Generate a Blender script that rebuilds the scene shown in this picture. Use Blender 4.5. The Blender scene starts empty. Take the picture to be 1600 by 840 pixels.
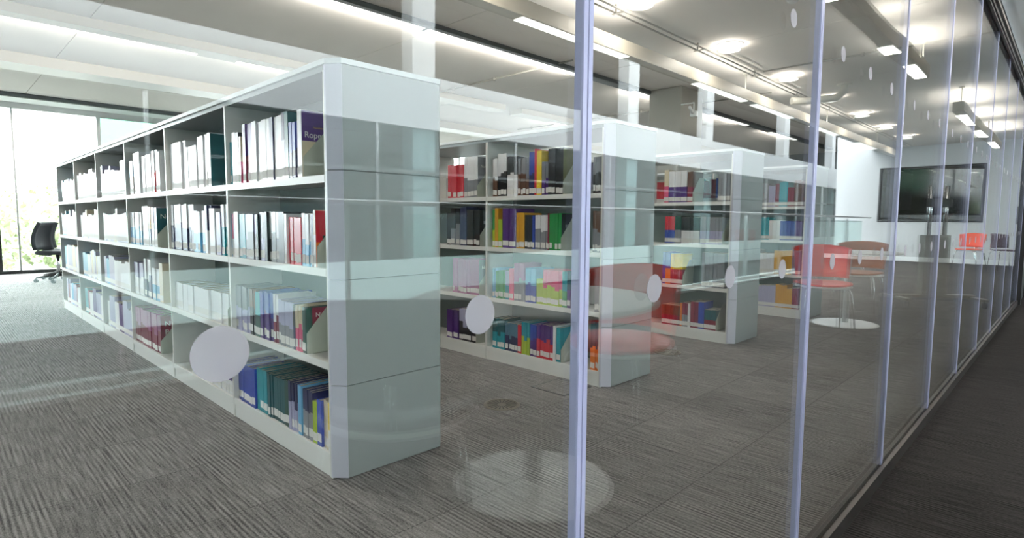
import bpy, bmesh, math, random
from mathutils import Vector, Matrix
random.seed(7)
PI = math.pi
sc = bpy.context.scene
C = sc.collection

# ------------------------------------------------------------ materials
MATS = {}
def srgb(c):
    return tuple(((x/255)/12.92 if x/255 <= .04045 else ((x/255+.055)/1.055)**2.4) for x in c)
def mat(name, rgb, rough=.5, metal=0.0, spec=.5, noise=0.0, nscale=40, emis=0.0, coat=0.0, bump=0.0):
    if name in MATS: return MATS[name]
    m = bpy.data.materials.new(name); m.use_nodes = True
    nt = m.node_tree; b = nt.nodes['Principled BSDF']
    col = (*srgb(rgb), 1)
    b.inputs['Base Color'].default_value = col
    b.inputs['Roughness'].default_value = rough
    b.inputs['Metallic'].default_value = metal
    b.inputs['Specular IOR Level'].default_value = spec
    if coat: b.inputs['Coat Weight'].default_value = coat
    if emis:
        b.inputs['Emission Color'].default_value = col; b.inputs['Emission Strength'].default_value = emis
    if noise or bump:
        tc = nt.nodes.new('ShaderNodeTexCoord'); n = nt.nodes.new('ShaderNodeTexNoise')
        n.inputs['Scale'].default_value = nscale; n.inputs['Detail'].default_value = 5
        nt.links.new(tc.outputs['Object'], n.inputs['Vector'])
        if noise:
            mx = nt.nodes.new('ShaderNodeMix'); mx.data_type = 'RGBA'
            mx.inputs['A'].default_value = tuple(max(0, c*(1-noise)) for c in col[:3])+(1,)
            mx.inputs['B'].default_value = tuple(min(1, c*(1+noise)) for c in col[:3])+(1,)
            nt.links.new(n.outputs['Fac'], mx.inputs['Factor']); nt.links.new(mx.outputs['Result'], b.inputs['Base Color'])
        if bump:
            bp = nt.nodes.new('ShaderNodeBump'); bp.inputs['Strength'].default_value = bump; bp.inputs['Distance'].default_value = .01
            nt.links.new(n.outputs['Fac'], bp.inputs['Height']); nt.links.new(bp.outputs['Normal'], b.inputs['Normal'])
    MATS[name] = m
    return m

def carpet(name, dark, light, pitch=.017):
    """ribbed carpet tile: ribs run along Y, half metre tiles laid staggered, flecked yarn"""
    m = bpy.data.materials.new(name); m.use_nodes = True
    nt = m.node_tree; N = nt.nodes; L = nt.links; b = N['Principled BSDF']
    b.inputs['Roughness'].default_value = .95; b.inputs['Specular IOR Level'].default_value = .12
    tc = N.new('ShaderNodeTexCoord'); sep = N.new('ShaderNodeSeparateXYZ'); L.new(tc.outputs['Object'], sep.inputs[0])
    def mp(sx, sy):
        q = N.new('ShaderNodeMapping'); q.inputs['Scale'].default_value = (sx, sy, 1); L.new(tc.outputs['Object'], q.inputs[0]); return q
    # long thin streaks along the ribs
    n1 = N.new('ShaderNodeTexNoise'); n1.inputs['Scale'].default_value = 1; n1.inputs['Detail'].default_value = 3; L.new(mp(110, 6).outputs[0], n1.inputs['Vector'])
    n2 = N.new('ShaderNodeTexNoise'); n2.inputs['Scale'].default_value = 1; n2.inputs['Detail'].default_value = 4; L.new(mp(220, 90).outputs[0], n2.inputs['Vector'])
    # ribs
    w = N.new('ShaderNodeMath'); w.operation = 'MULTIPLY'; w.inputs[1].default_value = 2*PI/pitch; L.new(sep.outputs['X'], w.inputs[0])
    s = N.new('ShaderNodeMath'); s.operation = 'SINE'; L.new(w.outputs[0], s.inputs[0])
    # staggered tile tone
    br = N.new('ShaderNodeTexBrick'); br.inputs['Scale'].default_value = 1; br.inputs['Brick Width'].default_value = .5; br.inputs['Row Height'].default_value = .5
    br.inputs['Mortar Size'].default_value = .0025; br.inputs['Color1'].default_value = (.40, .40, .40, 1); br.inputs['Color2'].default_value = (.62, .62, .62, 1); br.inputs['Mortar'].default_value = (.1, .1, .1, 1)
    L.new(tc.outputs['Object'], br.inputs['Vector'])
    def ma(op, a, bb):
        q = N.new('ShaderNodeMath'); q.operation = op
        for k, v in enumerate((a, bb)):
            if isinstance(v, (int, float)): q.inputs[k].default_value = v
            else: L.new(v, q.inputs[k])
        return q.outputs[0]
    n3 = N.new('ShaderNodeTexNoise'); n3.inputs['Scale'].default_value = 1; n3.inputs['Detail'].default_value = 2; L.new(mp(5, 2.2).outputs[0], n3.inputs['Vector'])
    rib = ma('MULTIPLY', s.outputs[0], ma('ADD', ma('MULTIPLY', br.outputs['Color'], .7), ma('MULTIPLY', ma('SUBTRACT', n3.outputs['Fac'], .65), 1.3)))
    st = ma('MULTIPLY', ma('SUBTRACT', n1.outputs['Fac'], .5), 1.5)
    fl = ma('MULTIPLY', ma('SUBTRACT', n2.outputs['Fac'], .5), 1.5)
    tn = ma('MULTIPLY', ma('SUBTRACT', br.outputs['Color'], .5), .75)
    tot = ma('ADD', ma('ADD', rib, st), ma('ADD', fl, ma('ADD', tn, .5)))
    cl = N.new('ShaderNodeClamp'); L.new(tot, cl.inputs[0])
    mx = N.new('ShaderNodeMix'); mx.data_type = 'RGBA'
    mx.inputs['A'].default_value = (*srgb(dark), 1); mx.inputs['B'].default_value = (*srgb(light), 1)
    L.new(cl.outputs[0], mx.inputs['Factor']); L.new(mx.outputs['Result'], b.inputs['Base Color'])
    bp = N.new('ShaderNodeBump'); bp.inputs['Strength'].default_value = .35; bp.inputs['Distance'].default_value = .003
    L.new(cl.outputs[0], bp.inputs['Height']); L.new(bp.outputs['Normal'], b.inputs['Normal'])
    return m

def glass(name, tint, ior=1.52, wob=0.0, wscale=1.6):
    """clear sheet glass: straight-through light plus a mirror share that follows Fresnel on both faces"""
    m = bpy.data.materials.new(name); m.use_nodes = True
    nt = m.node_tree; N = nt.nodes; L = nt.links; N.clear()
    o = N.new('ShaderNodeOutputMaterial'); mix = N.new('ShaderNodeMixShader')
    t = N.new('ShaderNodeBsdfTransparent'); t.inputs[0].default_value = (*tint, 1)
    g = N.new('ShaderNodeBsdfGlossy'); g.inputs['Roughness'].default_value = 0.0; g.inputs['Color'].default_value = (.97, 1, .99, 1)
    f = N.new('ShaderNodeFresnel'); geo = N.new('ShaderNodeNewGeometry')
    mm = N.new('ShaderNodeMix'); mm.data_type = 'FLOAT'; mm.inputs['A'].default_value = ior; mm.inputs['B'].default_value = 1/ior
    L.new(geo.outputs['Backfacing'], mm.inputs['Factor']); L.new(mm.outputs['Result'], f.inputs['IOR'])
    L.new(f.outputs[0], mix.inputs[0]); L.new(t.outputs[0], mix.inputs[1]); L.new(g.outputs[0], mix.inputs[2])
    if wob:
        tc = N.new('ShaderNodeTexCoord'); n = N.new('ShaderNodeTexNoise'); n.inputs['Scale'].default_value = wscale; n.inputs['Detail'].default_value = 1
        L.new(tc.outputs['Object'], n.inputs['Vector'])
        bp = N.new('ShaderNodeBump'); bp.inputs['Strength'].default_value = 1; bp.inputs['Distance'].default_value = wob
        L.new(n.outputs['Fac'], bp.inputs['Height']); L.new(bp.outputs['Normal'], g.inputs['Normal'])
    L.new(mix.outputs[0], o.inputs[0])
    return m

# ------------------------------------------------------------ mesh helpers
class MB:
    """collects shapes and links them as one mesh object"""
    def __init__(s): s.bm = bmesh.new(); s.mats = []
    def mi(s, m):
        if m not in s.mats: s.mats.append(m)
        return s.mats.index(m)
    def poly(s, pts, z0, z1, m, bevel=0):
        """vertical prism over a CCW outline"""
        i = s.mi(m); b = s.bm
        lo = [b.verts.new((x, y, z0)) for x, y in pts]; hi = [b.verts.new((x, y, z1)) for x, y in pts]
        fs = [b.faces.new(lo[::-1]), b.faces.new(hi)]
        n = len(pts)
        for k in range(n): fs.append(b.faces.new((lo[k], lo[(k+1) % n], hi[(k+1) % n], hi[k])))
        for f in fs: f.material_index = i
        return fs
    def box(s, x0, y0, z0, x1, y1, z1, m, bevel=0):
        fs = s.poly([(x0, y0), (x1, y0), (x1, y1), (x0, y1)], z0, z1, m)
        if bevel:
            es = list({e for f in fs for e in f.edges}); i = s.mi(m)
            r = bmesh.ops.bevel(s.bm, geom=es, offset=bevel, segments=2, affect='EDGES', profile=.5)
            for f in r['faces']: f.material_index = i
    def prism(s, pts3, vec, m):
        """extrude a planar outline of 3d points along vec"""
        i = s.mi(m); b = s.bm; v = Vector(vec)
        lo = [b.verts.new(p) for p in pts3]; hi = [b.verts.new(Vector(p)+v) for p in pts3]
        n = len(lo); fs = [b.faces.new(lo[::-1]), b.faces.new(hi)]
        for k in range(n): fs.append(b.faces.new((lo[k], lo[(k+1) % n], hi[(k+1) % n], hi[k])))
        for f in fs: f.material_index = i
    def tube(s, path, r, m, seg=8, closed=False):
        i = s.mi(m); b = s.bm; P = [Vector(p) for p in path]; n = len(P); rings = []
        up = None
        for k in range(n):
            if closed: d = P[(k+1) % n]-P[k-1]
            else: d = P[min(k+1, n-1)]-P[max(k-1, 0)]
            d.normalize()
            if up is None:
                up = Vector((0, 0, 1)) if abs(d.z) < .9 else Vector((1, 0, 0))
            a = d.cross(up)
            if a.length < 1e-4: a = d.cross(Vector((0, 1, 0)))
            a.normalize(); c = a.cross(d).normalized(); up = c
            rr = r[k] if isinstance(r, (list, tuple)) else r
            rings.append([b.verts.new(P[k]+a*math.cos(2*PI*j/seg)*rr+c*math.sin(2*PI*j/seg)*rr) for j in range(seg)])
        m_ = n if closed else n-1
        for k in range(m_):
            A, B = rings[k], rings[(k+1) % n]
            for j in range(seg):
                f = b.faces.new((A[j], A[(j+1) % seg], B[(j+1) % seg], B[j])); f.material_index = i; f.smooth = True
        if not closed:
            for R in (rings[0], rings[-1]):
                f = b.faces.new(R); f.material_index = i
    def lathe(s, prof, m, seg=40, cx=0, cy=0):
        i = s.mi(m); b = s.bm; rings = []
        for r, z in prof:
            if r < 1e-5: rings.append([b.verts.new((cx, cy, z))])
            else: rings.append([b.verts.new((cx+r*math.cos(2*PI*j/seg), cy+r*math.sin(2*PI*j/seg), z)) for j in range(seg)])
        for A, B in zip(rings, rings[1:]):
            for j in range(seg):
                k = (j+1) % seg
                if len(A) == 1 and len(B) == 1: continue
                vs = (A[0], B[k], B[j]) if len(A) == 1 else (A[j], A[k], B[0]) if len(B) == 1 else (A[j], A[k], B[k], B[j])
                try: f = b.faces.new(vs); f.material_index = i; f.smooth = len(prof) > 6
                except ValueError: pass
    def sheet(s, grid, th, m):
        """thick curved sheet from a grid of points (rows of points)"""
        i = s.mi(m); b = s.bm; R, K = len(grid), len(grid[0])
        G = [[Vector(p) for p in row] for row in grid]
        def nrm(a, c):
            u = G[min(a+1, R-1)][c]-G[max(a-1, 0)][c]; v = G[a][min(c+1, K-1)]-G[a][max(c-1, 0)]
            return u.cross(v).normalized()
        T = [[b.verts.new(G[a][c]+nrm(a, c)*th/2) for c in range(K)] for a in range(R)]
        U = [[b.verts.new(G[a][c]-nrm(a, c)*th/2) for c in range(K)] for a in range(R)]
        def q(*v):
            f = b.faces.new(v); f.material_index = i; f.smooth = True
        for a in range(R-1):
            for c in range(K-1):
                q(T[a][c], T[a+1][c], T[a+1][c+1], T[a][c+1]); q(U[a][c], U[a][c+1], U[a+1][c+1], U[a+1][c])
        for a in range(R-1):
            q(T[a][0], U[a][0], U[a+1][0], T[a+1][0]); q(T[a][-1], T[a+1][-1], U[a+1][-1], U[a][-1])
        for c in range(K-1):
            q(T[0][c], T[0][c+1], U[0][c+1], U[0][c]); q(T[-1][c], U[-1][c], U[-1][c+1], T[-1][c+1])
    def build(s, name, parent=None, loc=None, fix=True):
        if fix: bmesh.ops.recalc_face_normals(s.bm, faces=s.bm.faces)
        me = bpy.data.meshes.new(name); s.bm.to_mesh(me); s.bm.free()
        for m in s.mats: me.materials.append(m)
        o = bpy.data.objects.new(name, me); C.objects.link(o)
        if parent: o.parent = parent
        if loc: o.location = loc
        return o

def thing(name, label, cat, loc=(0, 0, 0), rz=0, group=None):
    o = bpy.data.objects.new(name, None); C.objects.link(o); o.empty_display_size = .1
    o.location = loc; o.rotation_euler = (0, 0, rz)
    return tag(o, label, cat, group)
def tag(o, label, cat, group=None, kind=None):
    o['label'] = label; o['category'] = cat
    if group: o['group'] = group
    if kind: o['kind'] = kind
    return o
def struct(o, label=None):
    o['kind'] = 'structure'
    if label: o['label'] = label
    return o
def dup(root, loc=None, rz=None, label=None, group=None):
    r = root.copy(); C.objects.link(r)
    if loc: r.location = loc
    if rz is not None: r.rotation_euler = (0, 0, rz)
    if label: r['label'] = label
    if group: r['group'] = group
    for ch in list(root.children):
        c = ch.copy(); C.objects.link(c); c.parent = r
        for g in list(ch.children):
            d = g.copy(); C.objects.link(d); d.parent = c
    return r
# ------------------------------------------------------------ palette
M_panel = mat('panel_paint', (148, 155, 155), .32, noise=.02, nscale=6)
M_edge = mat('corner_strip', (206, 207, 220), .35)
M_shelf = mat('shelf_paint', (240, 240, 236), .4)
M_upright = mat('upright_paint', (226, 226, 221), .4)
M_back = mat('back_panel_paint', (120, 134, 130), .55)
M_cap = mat('cap_white', (236, 240, 240), .35)
M_seam = mat('seam_dark', (60, 66, 66), .7)
M_bookend = mat('bookend_paint', (186, 190, 176), .45)
M_ceil = mat('ceiling_paint', (222, 218, 214), .85, noise=.05, nscale=3)
M_white = mat('white_paint', (232, 236, 238), .6)
M_wall = mat('white_wall', (226, 229, 231), .7); M_walldim = mat('dimmed_wall', (118, 122, 124), .7); DR = mat('dark_room', (20, 18, 17), .8)
M_greyw = mat('grey_wall', (120, 128, 132), .7)
M_dark = mat('dark_metal', (24, 24, 26), .4)
M_track = mat('track_metal', (74, 70, 68), .38, metal=.6)
M_frame = mat('polished_frame', (240, 242, 244), .3, metal=.5)
M_chrome = mat('chrome', (225, 228, 230), .12, metal=1)
M_steel = mat('brushed_steel', (170, 172, 174), .35, metal=1)
M_beige = mat('luminaire_housing', (168, 162, 150), .45)
M_lumdark = mat('luminaire_side', (78, 84, 84), .45)
M_diff = mat('light_diffuser', (250, 250, 246), .4, emis=1.2)
M_conduit = mat('conduit_grey', (150, 148, 142), .5)
M_pipe = mat('white_pipe', (228, 226, 216), .4)
M_lilac = mat('joint_strip', (176, 180, 214), .28, spec=.6)
M_groove = mat('joint_seal', (46, 54, 66), .5)
M_dot = mat('frosted_vinyl', (182, 180, 188), .8)
_b = M_dot.node_tree.nodes['Principled BSDF']; _b.inputs['Alpha'].default_value = .66
M_conc = mat('column_concrete', (168, 166, 160), .8, noise=.06, nscale=8)
M_blackp = mat('black_plastic', (28, 30, 34), .35)
M_chairfab = mat('office_fabric', (40, 46, 54), .7)
M_red = mat('red_shell', (226, 34, 34), .3)
M_orange = mat('orange_shell', (235, 84, 36), .35)
M_brown = mat('brown_shell', (150, 82, 34), .4)
M_plum = mat('plum_shell', (62, 30, 44), .4)
M_blacks = mat('black_shell', (20, 22, 24), .35)
M_table = mat('table_white', (236, 238, 236), .3)
M_trolley = mat('trolley_grey', (92, 88, 82), .4, metal=.3)
M_screen = mat('tv_screen', (8, 9, 10), .08)
M_leaf = mat('leaf_hazed', (150, 163, 122), .7, noise=.08, nscale=3)  # leaf tone paled to stand in for haze outside
M_bark = mat('bark', (92, 80, 68), .9)
M_grass = mat('far_grass', (108, 110, 104), .9)
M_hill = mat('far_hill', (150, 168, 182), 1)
M_fac = mat('facade_white', (212, 215, 217), .6); M_low = mat('lower_storey', (70, 74, 76), .8); M_office = mat('opposite_floor', (50, 52, 54), .9)
M_slab = mat('concrete_slab', (92, 92, 90), .8)
M_green = glass('green_glass_panel', (.25, .36, .30))
M_vent = mat('floor_vent_metal', (138, 132, 122), .45, metal=.3)
M_paper = mat('page_paper', (206, 196, 178), .9)
M_labelw = mat('spine_label', (232, 230, 226), .6)
M_carpet = carpet('carpet_room', (82, 81, 81), (166, 163, 161))
M_carpet2 = carpet('carpet_corridor', (20, 19, 19), (60, 58, 57))
G_part = glass('partition_glass', (.965, .978, .972), wob=.0016, wscale=1.1)
G_clear = glass('clear_glass', (.97, .985, .98))
G_bal = glass('balustrade_glass', (.80, .90, .88))
PAL = dict(W=(238, 238, 240), K=(28, 28, 32), N=(34, 40, 84), B=(44, 72, 168), P=(78, 40, 120), M=(130, 26, 56), R=(206, 36, 54), Pk=(222, 92, 130),
           T=(20, 146, 160), Dt=(18, 84, 92), G=(40, 146, 70), Lm=(170, 196, 46), Y=(238, 204, 40), Mu=(214, 156, 34), C=(222, 208, 178), Gy=(140, 142, 148),
           Li=(176, 174, 204), Br=(96, 62, 42), O=(226, 120, 40), Lb=(110, 178, 216), Dg=(18, 74, 60), Mv=(166, 96, 140), St=(78, 118, 140))
CNAME = dict(W='white', K='black', N='navy', B='blue', P='purple', M='maroon', R='red', Pk='pink', T='teal', Dt='dark teal', G='green', Lm='lime green',
             Y='yellow', Mu='mustard', C='cream', Gy='grey', Li='lilac', Br='brown', O='orange', Lb='light blue', Dg='dark green', Mv='mauve', St='steel blue')
BM = {k: mat('cover_'+CNAME[k].replace(' ', '_'), v, .3, noise=.10, nscale=60) for k, v in PAL.items()}

# ------------------------------------------------------------ camera
f_px, yaw, pit, rol, CH = 901.6, .7746, -.084, .0067, 1.004
fw = Vector((math.cos(yaw)*math.cos(pit), math.sin(yaw)*math.cos(pit), math.sin(pit)))
r_ = Vector((math.sin(yaw), -math.cos(yaw), 0)); u_ = r_.cross(fw)
R2 = r_*math.cos(rol)+u_*math.sin(rol); U2 = -r_*math.sin(rol)+u_*math.cos(rol)
cd = bpy.data.cameras.new('camera'); cam = bpy.data.objects.new('camera', cd); C.objects.link(cam)
cam.matrix_world = Matrix(((R2.x, U2.x, -fw.x, 0), (R2.y, U2.y, -fw.y, 0), (R2.z, U2.z, -fw.z, CH), (0, 0, 0, 1)))
cd.sensor_width = 36; cd.lens = f_px/1600*36; cd.clip_start = .02; cd.clip_end = 400
sc.camera = cam

YG = .509            # plane of the glass partition
ZC = 3.0             # ceiling
XE = 18.2            # end wall
YW = 13.45           # window wall
XW = -7.0
YB = -2.93           # balustrade
YF = -8.0            # facade across the atrium

# ------------------------------------------------------------ shell
m = MB(); m.box(XW, YG, -.2, XE+.2, YW+.3, 0, M_carpet); struct(m.build('floor'))
m = MB(); m.box(XW, YB+.04, -.2, XE+.2, YG-.0005, 0, M_carpet2); struct(m.build('floor_corridor'))
m = MB(); m.box(XW, YB-.16, -.45, XE+.2, YB+.04, .03, M_white, .006); m.box(XW, YB-.15, .03, XE+.2, YB-.05, .075, M_white, .006); struct(m.build('trim_1'))      # raised edge of the atrium
m = MB(); m.box(XW, YB-.16, 2.98, XE+.2, YB-.02, 3.7, M_white); struct(m.build('trim_2'))           # slab edge over the balustrade
# room ceiling: cast bays with open joints between them
m = MB()
xs = [XW] + [k*2.6-1.3 for k in range(-2, 8)] + [XE+.2]
for a, b in zip(xs, xs[1:]):
    if b-a > .1: m.box(a+.004, YG-.1, ZC, b-.004, YW+.3, ZC+.15, M_ceil)
m.box(XW, YG-.1, ZC+.15, XE+.2, YW+.3, ZC+.3, M_seam)
struct(m.build('ceiling'))
m = MB(); m.box(XW, YB-.02, ZC, XE+.2, YG-.1, ZC+.3, M_ceil); struct(m.build('ceiling_corridor'))
m = MB(); m.box(XW, YG-.05, 2.47, XE, YG+.05, ZC, M_greyw); struct(m.build('wall_bulkhead'))
m = MB(); m.box(XW-.2, YG-.05, -.2, XW, YW+.3, ZC+.3, M_wall); struct(m.build('wall_west'))
m = MB(); m.box(XW-.2, YF-3, -4, XW, YG-.05, ZC+3, M_wall); struct(m.build('wall_corridor_west'))
# end wall with a dark internal window on the corridor side and a skirting
m = MB()
wy0, wy1, wz0, wz1 = -2.9, -.68, 1.03, 2.47
XT = XE+.2
m.box(XE, YB-1.05, -.2, XT, wy0, ZC, M_wall); m.box(XE, wy1, 0, XT, YG, ZC, M_wall)
m.box(XE, wy0, 0, XT, wy1, wz0, M_wall); m.box(XE, wy0, wz1, XT, wy1, ZC, M_wall)
m.box(XE, YG, 0, XT, 1.7, ZC, M_walldim); m.box(XE, 3.9, 0, XT, YW+.3, ZC, M_walldim); m.box(XE, 1.7, 0, XT, 3.9, wz0, M_walldim); m.box(XE, 1.7, wz1, XT, 3.9, ZC, M_walldim)  # room side greyed to dim the wall seen through the glass
m.box(XE, YB-1.05, ZC, XT, YB, ZC+.7, M_wall)
struct(m.build('wall_east'))
m = MB(); m.box(XE-.018, YB-.04, 0, XE, YG-.06, .12, M_white); struct(m.build('baseboard_corridor'))
m = MB(); m.box(XE-.018, YG+.06, 0, XE, YW, .12, M_white); struct(m.build('baseboard_east'))
w = MB()
for (a, b, c, d) in ((wy0, wz0, wy0+.04, wz1), (wy1-.04, wz0, wy1, wz1), (wy0+.04, wz0, wy1-.04, wz0+.04), (wy0+.04, wz1-.04, wy1-.04, wz1)):
    w.box(XE-.01, a, b, XE+.05, c, d, M_dark)
w = struct(w.build('window_1'))
m = MB(); m.box(XE+.02, wy0+.04, wz0+.04, XE+.032, wy1-.04, wz1-.04, G_clear); m.build('pane', w)
w = MB()
for (a, b, c, d) in ((1.7, wz0, 1.74, wz1), (3.86, wz0, 3.9, wz1), (1.74, wz0, 3.86, wz0+.04), (1.74, wz1-.04, 3.86, wz1)):
    w.box(XE-.01, a, b, XE+.05, c, d, M_dark)
w = struct(w.build('window_20'))  # second window added only to keep the view through the glass dark
m = MB(); m.box(XE+.02, 1.74, wz0+.04, XE+.032, 3.86, wz1-.04, G_clear); m.build('pane', w)
m = MB()   # dark room behind that window
m.box(XT+2, wy0-.5, 0, XT+2.1, 4.4, ZC, DR); m.box(XT, wy0-.5, 0, XT+2, wy0-.4, ZC, DR); m.box(XT, 4.3, 0, XT+2, 4.4, ZC, DR)
m.box(XT, wy0-.4, -.05, XT+2, 4.3, 0, DR); m.box(XT, wy0-.5, ZC, XT+2.1, 4.4, ZC+.1, DR); struct(m.build('wall_dark_room'))

# window wall: floor to ceiling glazing
xm = [XW, -5.5, -4.0, -2.5, -1.0, .93, 2.455, 3.9, 5.4, 6.9, 8.4, 9.9, 11.4, 12.9, 14.4, 15.9, 17.4, XE]
for k, (a, b) in enumerate(zip(xm, xm[1:])):
    w = MB()
    w.box(a-.03, YW-.05, 0, a+.03, YW+.05, 2.96, M_dark if k == 5 else M_white)
    w.box(a+.03, YW-.05, 0, b-.03, YW+.05, .06, M_dark)
    w.box(a+.03, YW-.05, 2.9, b-.03, YW+.05, 2.96, M_white)
    w = struct(w.build('window_%d' % (k+2)))
    q = MB(); q.box(a+.03, YW-.01, .06, b-.03, YW+.01, 2.9, M_green if k == 6 else G_clear); q.build('pane', w)
    if k == 5:
        q = MB(); q.box(1.19, YW-.035, .06, 1.215, YW-.01, 2.9, M_steel); q.build('mullion', w)
m = MB(); m.box(XW, YW-.05, 2.96, XE, YW+.05, ZC, M_white); struct(m.build('trim_3'))

# room ceiling ribs without lamps
for k, (y0, y1, z0, mt) in enumerate(((9.35, 9.85, 2.87, M_beige), (12.35, 12.42, 2.93, M_lumdark), (12.42, 12.9, 2.93, M_white))):
    m = MB(); m.box(XW, y0, z0, XE, y1, ZC, mt, .0); struct(m.build('trim_%d' % (k+4)))

# ------------------------------------------------------------ glass partition
JW = .983; J0 = .661
js = [J0+JW*k for k in range(-3, 10)]
for k, (a, b) in enumerate(zip(js, js[1:])):
    w = MB(); w.box(a+.0105, YG-.006, .045, b-.0105, YG+.006, 2.40, G_part)
    w = struct(w.build('window_%d' % (k+30)), 'frameless clear glass panel of the long partition')
    q = MB()
    q.box(b-.0105, YG-.008, .045, b-.0015, YG+.008, 2.40, M_lilac)
    q.build('edge_strip', w)['label'] = 'pale lilac polished glass edge'
    q = MB(); q.box(a+.0015, YG-.008, .045, a+.0105, YG+.008, 2.40, M_lilac)
    q.build('edge_strip', w)['label'] = 'pale lilac polished glass edge'
    q = MB(); q.box(b-.0015, YG-.005, .045, b+.0015, YG+.005, 2.40, M_groove); q.build('seal', w)
    for z in (.892, 1.475):
        for dx in (.195, .49, .782):
            q = MB(); n = 32; cx = a+dx; r = .0235 if z < 1 else .021
            q.prism([(cx+r*math.cos(2*PI*i/n), YG-.0066, z+r*math.sin(2*PI*i/n)) for i in range(n)], (0, .0006, 0), M_dot)
            q.build('frosted_dot', w)
m = MB(); m.box(XW, YG-.026, 0, js[-1], YG+.026, .03, M_track); m.box(XW, YG-.026, .03, js[-1], YG-.012, .05, M_track); m.box(XW, YG+.012, .03, js[-1], YG+.026, .05, M_track)
struct(m.build('trim_20'), 'dark metal floor channel holding the glass partition')
m = MB(); m.box(XW, YG-.035, 2.40, js[-1], YG+.035, 2.47, M_dark); m.box(XW, YG-.05, 2.425, js[-1], YG-.035, 2.45, M_track)
m.box(XW, YG-.026, 2.385, js[-1], YG-.012, 2.40, M_dark); m.box(XW, YG+.012, 2.385, js[-1], YG+.026, 2.40, M_dark)
struct(m.build('trim_21'), 'black metal head frame above the glass partition')
x0 = js[-1]
w = MB(); w.box(x0, YG-.05, 0, x0+.07, YG+.05, 2.47, M_dark); w.box(x0+.97, YG-.05, 0, x0+1.04, YG+.05, 2.47, M_dark); w.box(x0+.07, YG-.05, 2.2, x0+.97, YG+.05, 2.47, M_dark)
w.box(x0+.07, YG-.025, .01, x0+.97, YG+.025, 2.2, M_dark); w = struct(w.build('door_1'))
q = MB(); q.tube([(x0+.16, YG-.025, 1.0), (x0+.16, YG-.07, 1.0), (x0+.16, YG-.07, 1.22), (x0+.16, YG-.025, 1.22)], .01, M_steel); q.build('door_handle', w)
m = MB(); m.box(x0+1.04, YG-.05, 0, XE, YG+.05, 2.47, M_wall); struct(m.build('wall_partition'))
if js[0] > XW:
    m = MB(); m.box(XW, YG-.05, 0.05, js[0], YG+.05, 2.40, M_wall); struct(m.build('wall_partition_west'))

# ------------------------------------------------------------ concrete column
m = MB(); m.box(7.95, 4.3, 0, 8.62, 4.85, ZC, M_conc, .015); struct(m.build('column_1'), 'square concrete column behind the third bookcase')

# ------------------------------------------------------------ bookcases
SZ = [.09, .45, .81, 1.165]; TOPZ = 1.59; PW = .53; Y1 = 1.96
def bookcase(x, bays, label, back):
    t = thing('bookcase', label, 'bookcase', (x, Y1, 0), 0, None)
    L = .055+bays*1.0
    # end panel: four stacked steel sections with a chamfered front corner and thin dark seams
    e = MB(); zz = [0.004, .369, .775, 1.186, 1.571]
    for a, b in zip(zz, zz[1:]):
        e.poly([(0, .045), (.04, 0), (PW-.04, 0), (PW, .045), (PW, .055), (0, .055)], a+.0015, b-.0015, M_panel)
    e.poly([(.006, .047), (.042, .006), (PW-.042, .006), (PW-.006, .047), (PW-.006, .053), (.006, .053)], .004, 1.571, M_seam)
    e.build('end_panel', t)
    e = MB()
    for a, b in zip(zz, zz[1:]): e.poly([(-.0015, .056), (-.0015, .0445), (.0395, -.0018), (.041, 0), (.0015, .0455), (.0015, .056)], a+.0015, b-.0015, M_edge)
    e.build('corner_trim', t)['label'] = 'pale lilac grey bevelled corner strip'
    c = MB(); c.poly([(-.004, .045), (.036, -.006), (PW-.036, -.006), (PW+.004, .045), (PW+.004, L+.03), (-.004, L+.03)], 1.571, TOPZ, M_cap); c.build('top_panel', t)
    c = MB(); c.box(.008, .055, 1.55, PW-.008, L, 1.571, M_panel); c.build('top_rail', t)
    p = MB(); p.box(.004, .055, 0, PW-.004, L, .07, M_shelf); p.build('plinth', t)
    for k in range(bays+1):
        y = .055+k*1.0
        d = MB(); d.box(0, y-.006, .0, PW, y+.012, 1.55, M_upright)
        d.build('upright', t)
    for k in range(bays):
        y0, y1 = .067+k, 1.049+k
        for z in SZ:
            s = MB(); s.box(-.001, y0, z-.024, .009, y1, z+.005, M_shelf); s.box(PW-.009, y0, z-.022, PW-.002, y1, z+.004, M_shelf)
            s.box(.009, y0, z-.012, PW-.009, y1, z, M_shelf); s.build('shelf', t)
        if back:
            b = MB(); b.box(PW/2-.003, y0, .09, PW/2+.003, y1, 1.55, M_back); b.build('back_panel', t)
        else:
            b = MB(); b.box(PW/2-.003, y0, .09, PW/2+.003, y1, 1.165, M_back); b.build('back_panel', t)
    return t
BX = [1.065, 2.82, 4.59, 6.36]
bookcase(BX[0], 6, 'long double sided steel bookcase of six bays nearest the camera, full of books', True)
bookcase(BX[1], 6, 'second double sided bookcase, ending beside the thick joint in the glass', False)
bookcase(BX[2], 5, 'third double sided bookcase in front of the square concrete column', False)
bookcase(BX[3], 5, 'fourth and farthest bookcase in the row, partly hidden by the third one', False)

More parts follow.
